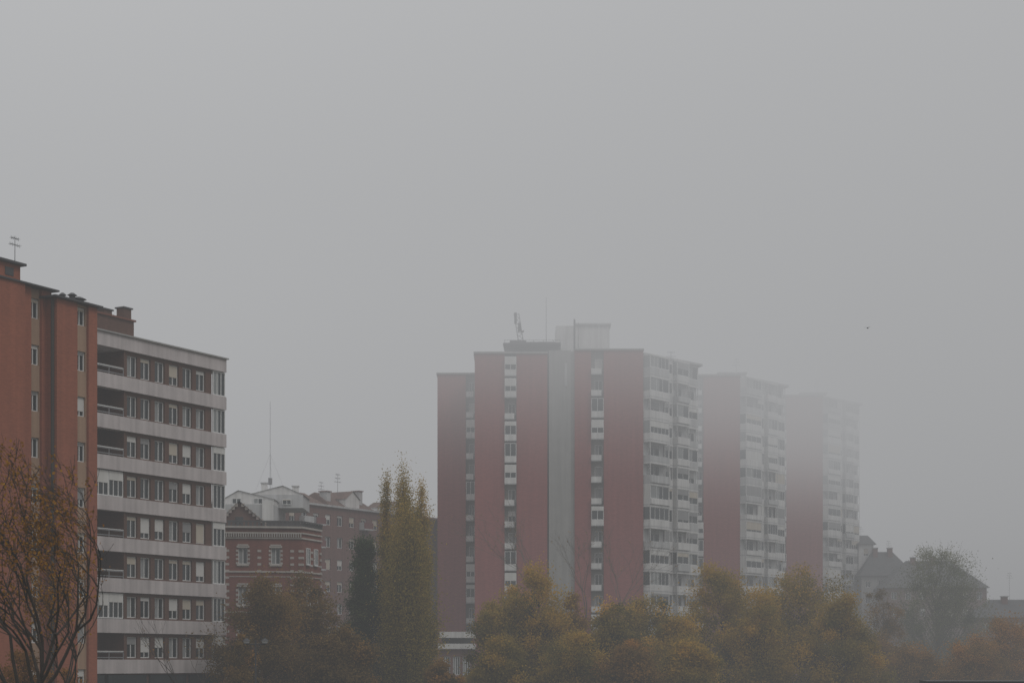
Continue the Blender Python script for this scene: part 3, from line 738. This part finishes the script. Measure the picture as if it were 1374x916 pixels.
bare_tree('nearly bare tree with dull orange leaves and fine twigs', -22, 46, 9.0, 113, 'lf_orange', .5, lean=(.04, 0), r0=.14, levels=7, first=.33, rdec=.62, lsz=.085, spread=.44, pull=.3, side=.65)
bare_tree('slender nearly bare sapling beside the brick block', 55, 60, 7.6, 103, 'lf_orange', .6, r0=.08, levels=6, first=.4, rdec=.62, spread=.4, pull=.5, lsz=.085)
bare_tree('leafless grey tree against the concrete shaft', 758, 195, 16.0, 104, 'lf_brown', .08, r0=.16, levels=6, lsz=.15, first=.4, spread=.3, bark='bark_light')
bare_tree('leafless small tree below the pale bands', 262, 105, 6.2, 105, 'lf_brown', .08, r0=.05, levels=4, lsz=.1, first=.5, spread=.3)

# ============================================================ street lamps
def lamp(px, D, pyt, label):
    S = thing('street_lamp', label, 'street lamp', (X(px, D), D, 0)); H = Z(pyt, D)
    b = MB(); b.tube((0,0,0), (0,0,.9), .13, .11, 10, 'dark'); b.tube((0,0,.9), (0,0,H), .07, .045, 10, 'dark'); b.tube((-.55,0,H-.25), (.55,0,H-.25), .035, .035, 6, 'dark'); b.tube((-.4,0,H-.25), (0,0,H-.7), .02, .02, 5, 'dark'); b.tube((.4,0,H-.25), (0,0,H-.7), .02, .02, 5, 'dark')
    b.obj('pole', S)
    for s in (-1, 1):
        b = MB(); x = .55*s
        b.tube((x,0,H-.25), (x,0,H-.2), .06, .2, 10, 'dark'); b.tube((x,0,H-.2), (x,0,H-.06), .15, .2, 10, 'offwhite'); b.tube((x,0,H-.06), (x,0,H+.1), .25, .05, 10, 'dark'); b.obj('lamp_head', S)
lamp(343, 108, 858, 'black double headed street lamp in front of brown trees')

# ============================================================ low flat roofed shed
D_ = 60
K = thing('low_building', 'low building whose dark flat roof edge just shows', 'building', (X(1245, D_), D_, 0), math.radians(-9))
b = MB(); b.box(.2, 7.6, .2, 4, 0, 5.28, 'offwhite'); b.obj('wall', K)
b = MB(); b.box(0, 7.8, 0, 4.2, 5.282, 5.42, 'dark'); b.obj('roof', K)

# ============================================================ bird
b = MB(); n = 8
rings = [(-.11, .004), (-.07, .018), (-.01, .03), (.05, .026), (.09, .014), (.115, .016), (.14, .008), (.16, .001)]
for (x0_, r0_), (x1_, r1_) in zip(rings, rings[1:]): b.tube((x0_, 0, 0), (x1_, 0, 0), r0_, r1_, n, 'feather', False)
for s in (-1, 1):
    b.quad([(.05, s*.02, .01), (.03, s*.1, .05), (-.04, s*.1, .045), (-.05, s*.02, .005)], 'feather')
    b.quad([(.03, s*.1, .05), (-.03, s*.22, .03), (-.06, s*.2, .028), (-.04, s*.1, .045)], 'feather')
b.quad([(-.09, -.012, 0), (-.09, .012, 0), (-.18, .035, 0), (-.18, -.035, 0)], 'feather')
b.obj('bird', None, (X(1164, 95), 95, Z(440, 95)), rot=1.1, label='small dark bird flying in the fog', category='bird')

# ============================================================ fog
m, nt = new_mat('fog_volume'); L = nt.links.new
out = N(nt, 'ShaderNodeOutputMaterial'); geo = N(nt, 'ShaderNodeNewGeometry'); sp = N(nt, 'ShaderNodeSeparateXYZ'); L(geo.outputs['Position'], sp.inputs[0])
h = math_node(nt, 'MAXIMUM', math_node(nt, 'SUBTRACT', sp.outputs[2], 24.0), 0.0)
h2 = math_node(nt, 'MINIMUM', math_node(nt, 'MULTIPLY', math_node(nt, 'MULTIPLY', h, h), 3.3e-5), .0115)
xt = math_node(nt, 'ADD', 1.0, math_node(nt, 'MULTIPLY', math_node(nt, 'MINIMUM', math_node(nt, 'MAXIMUM', sp.outputs[0], -30.0), 100.0), .0075))
mr = N(nt, 'ShaderNodeMapRange'); L(sp.outputs[1], mr.inputs['Value']); mr.inputs['From Min'].default_value = 310; mr.inputs['From Max'].default_value = 650; mr.inputs['To Min'].default_value = 0; mr.inputs['To Max'].default_value = .012
rho = math_node(nt, 'ADD', math_node(nt, 'MULTIPLY', math_node(nt, 'ADD', h2, .0014), xt), mr.outputs[0])
mc = N(nt, 'ShaderNodeMapRange'); L(sp.outputs[2], mc.inputs['Value']); mc.inputs['From Min'].default_value = 20; mc.inputs['From Max'].default_value = 85; mc.inputs['To Min'].default_value = .295; mc.inputs['To Max'].default_value = .56
va = N(nt, 'ShaderNodeVolumeAbsorption'); va.inputs['Color'].default_value = (0, 0, 0, 1); L(rho, va.inputs['Density'])
em = N(nt, 'ShaderNodeEmission'); em.inputs['Color'].default_value = (.99, 1.0, 1.02, 1); L(math_node(nt, 'MULTIPLY', rho, mc.outputs[0]), em.inputs['Strength'])  # fog glow stands in for scattered daylight, brighter with height
ad = N(nt, 'ShaderNodeAddShader'); L(va.outputs[0], ad.inputs[0]); L(em.outputs[0], ad.inputs[1]); L(ad.outputs[0], out.inputs['Volume'])
M['fog'] = m
try: m.cycles.volume_step_rate = 0.5
except Exception as e: print('steprate', e)
b = MB(); b.box(-600, 700, -60, 1400, -2, 88, 'fog'); b.obj('fog', kind='structure')

# ============================================================ world, sun, camera
w = bpy.data.worlds.new("World"); scene.world = w; w.use_nodes = True
nt = w.node_tree; nt.nodes.clear(); L = nt.links.new
out = N(nt, 'ShaderNodeOutputWorld'); bg = N(nt, 'ShaderNodeBackground'); L(bg.outputs[0], out.inputs[0]); bg.inputs['Strength'].default_value = .1
sky = N(nt, 'ShaderNodeTexSky', sky_type='NISHITA'); sky.sun_disc = False; sky.sun_elevation = math.radians(48); sky.sun_rotation = math.radians(140)
hs_ = N(nt, 'ShaderNodeHueSaturation'); hs_.inputs['Saturation'].default_value = .15; L(sky.outputs[0], hs_.inputs['Color'])
tc = N(nt, 'ShaderNodeTexCoord'); sp = N(nt, 'ShaderNodeSeparateXYZ'); L(tc.outputs['Generated'], sp.inputs[0])
cr = N(nt, 'ShaderNodeMapRange'); L(sp.outputs[2], cr.inputs['Value']); cr.inputs['From Min'].default_value = 0.25; cr.inputs['From Max'].default_value = 1.0; cr.inputs['To Min'].default_value = 5.5; cr.inputs['To Max'].default_value = 18
vs = N(nt, 'ShaderNodeVectorMath', operation='SCALE'); vs.inputs[0].default_value = (.99, 1, 1.01); L(cr.outputs[0], vs.inputs['Scale'])
mx = N(nt, 'ShaderNodeMix', data_type='RGBA'); mx.inputs[0].default_value = .85; L(hs_.outputs[0], mx.inputs[6]); L(vs.outputs[0], mx.inputs[7]); L(mx.outputs[2], bg.inputs['Color'])
sd = bpy.data.lights.new('sun', 'SUN'); sd.energy = 1.4; sd.angle = math.radians(20); sd.color = (1, .97, .93)
so = bpy.data.objects.new('sun', sd); COL.objects.link(so)
dirv = Vector((.62, -.55, .9)); so.rotation_euler = dirv.to_track_quat('Z', 'Y').to_euler(); so.location = (50, -50, 80)
cd = bpy.data.cameras.new('camera'); cam = bpy.data.objects.new('camera', cd); COL.objects.link(cam)
cam.location = (0, 0, CZ); cam.rotation_euler = (math.radians(90), 0, 0)
cd.lens = 63; cd.sensor_width = 36; cd.shift_y = (890-458)/1374; cd.clip_end = 6000; cd.clip_start = .5
cd.dof.use_dof = True; cd.dof.focus_distance = 80; cd.dof.aperture_fstop = 1.2
scene.camera = cam
scene.view_settings.view_transform = 'Standard'; scene.view_settings.look = 'None'; scene.view_settings.exposure = 0
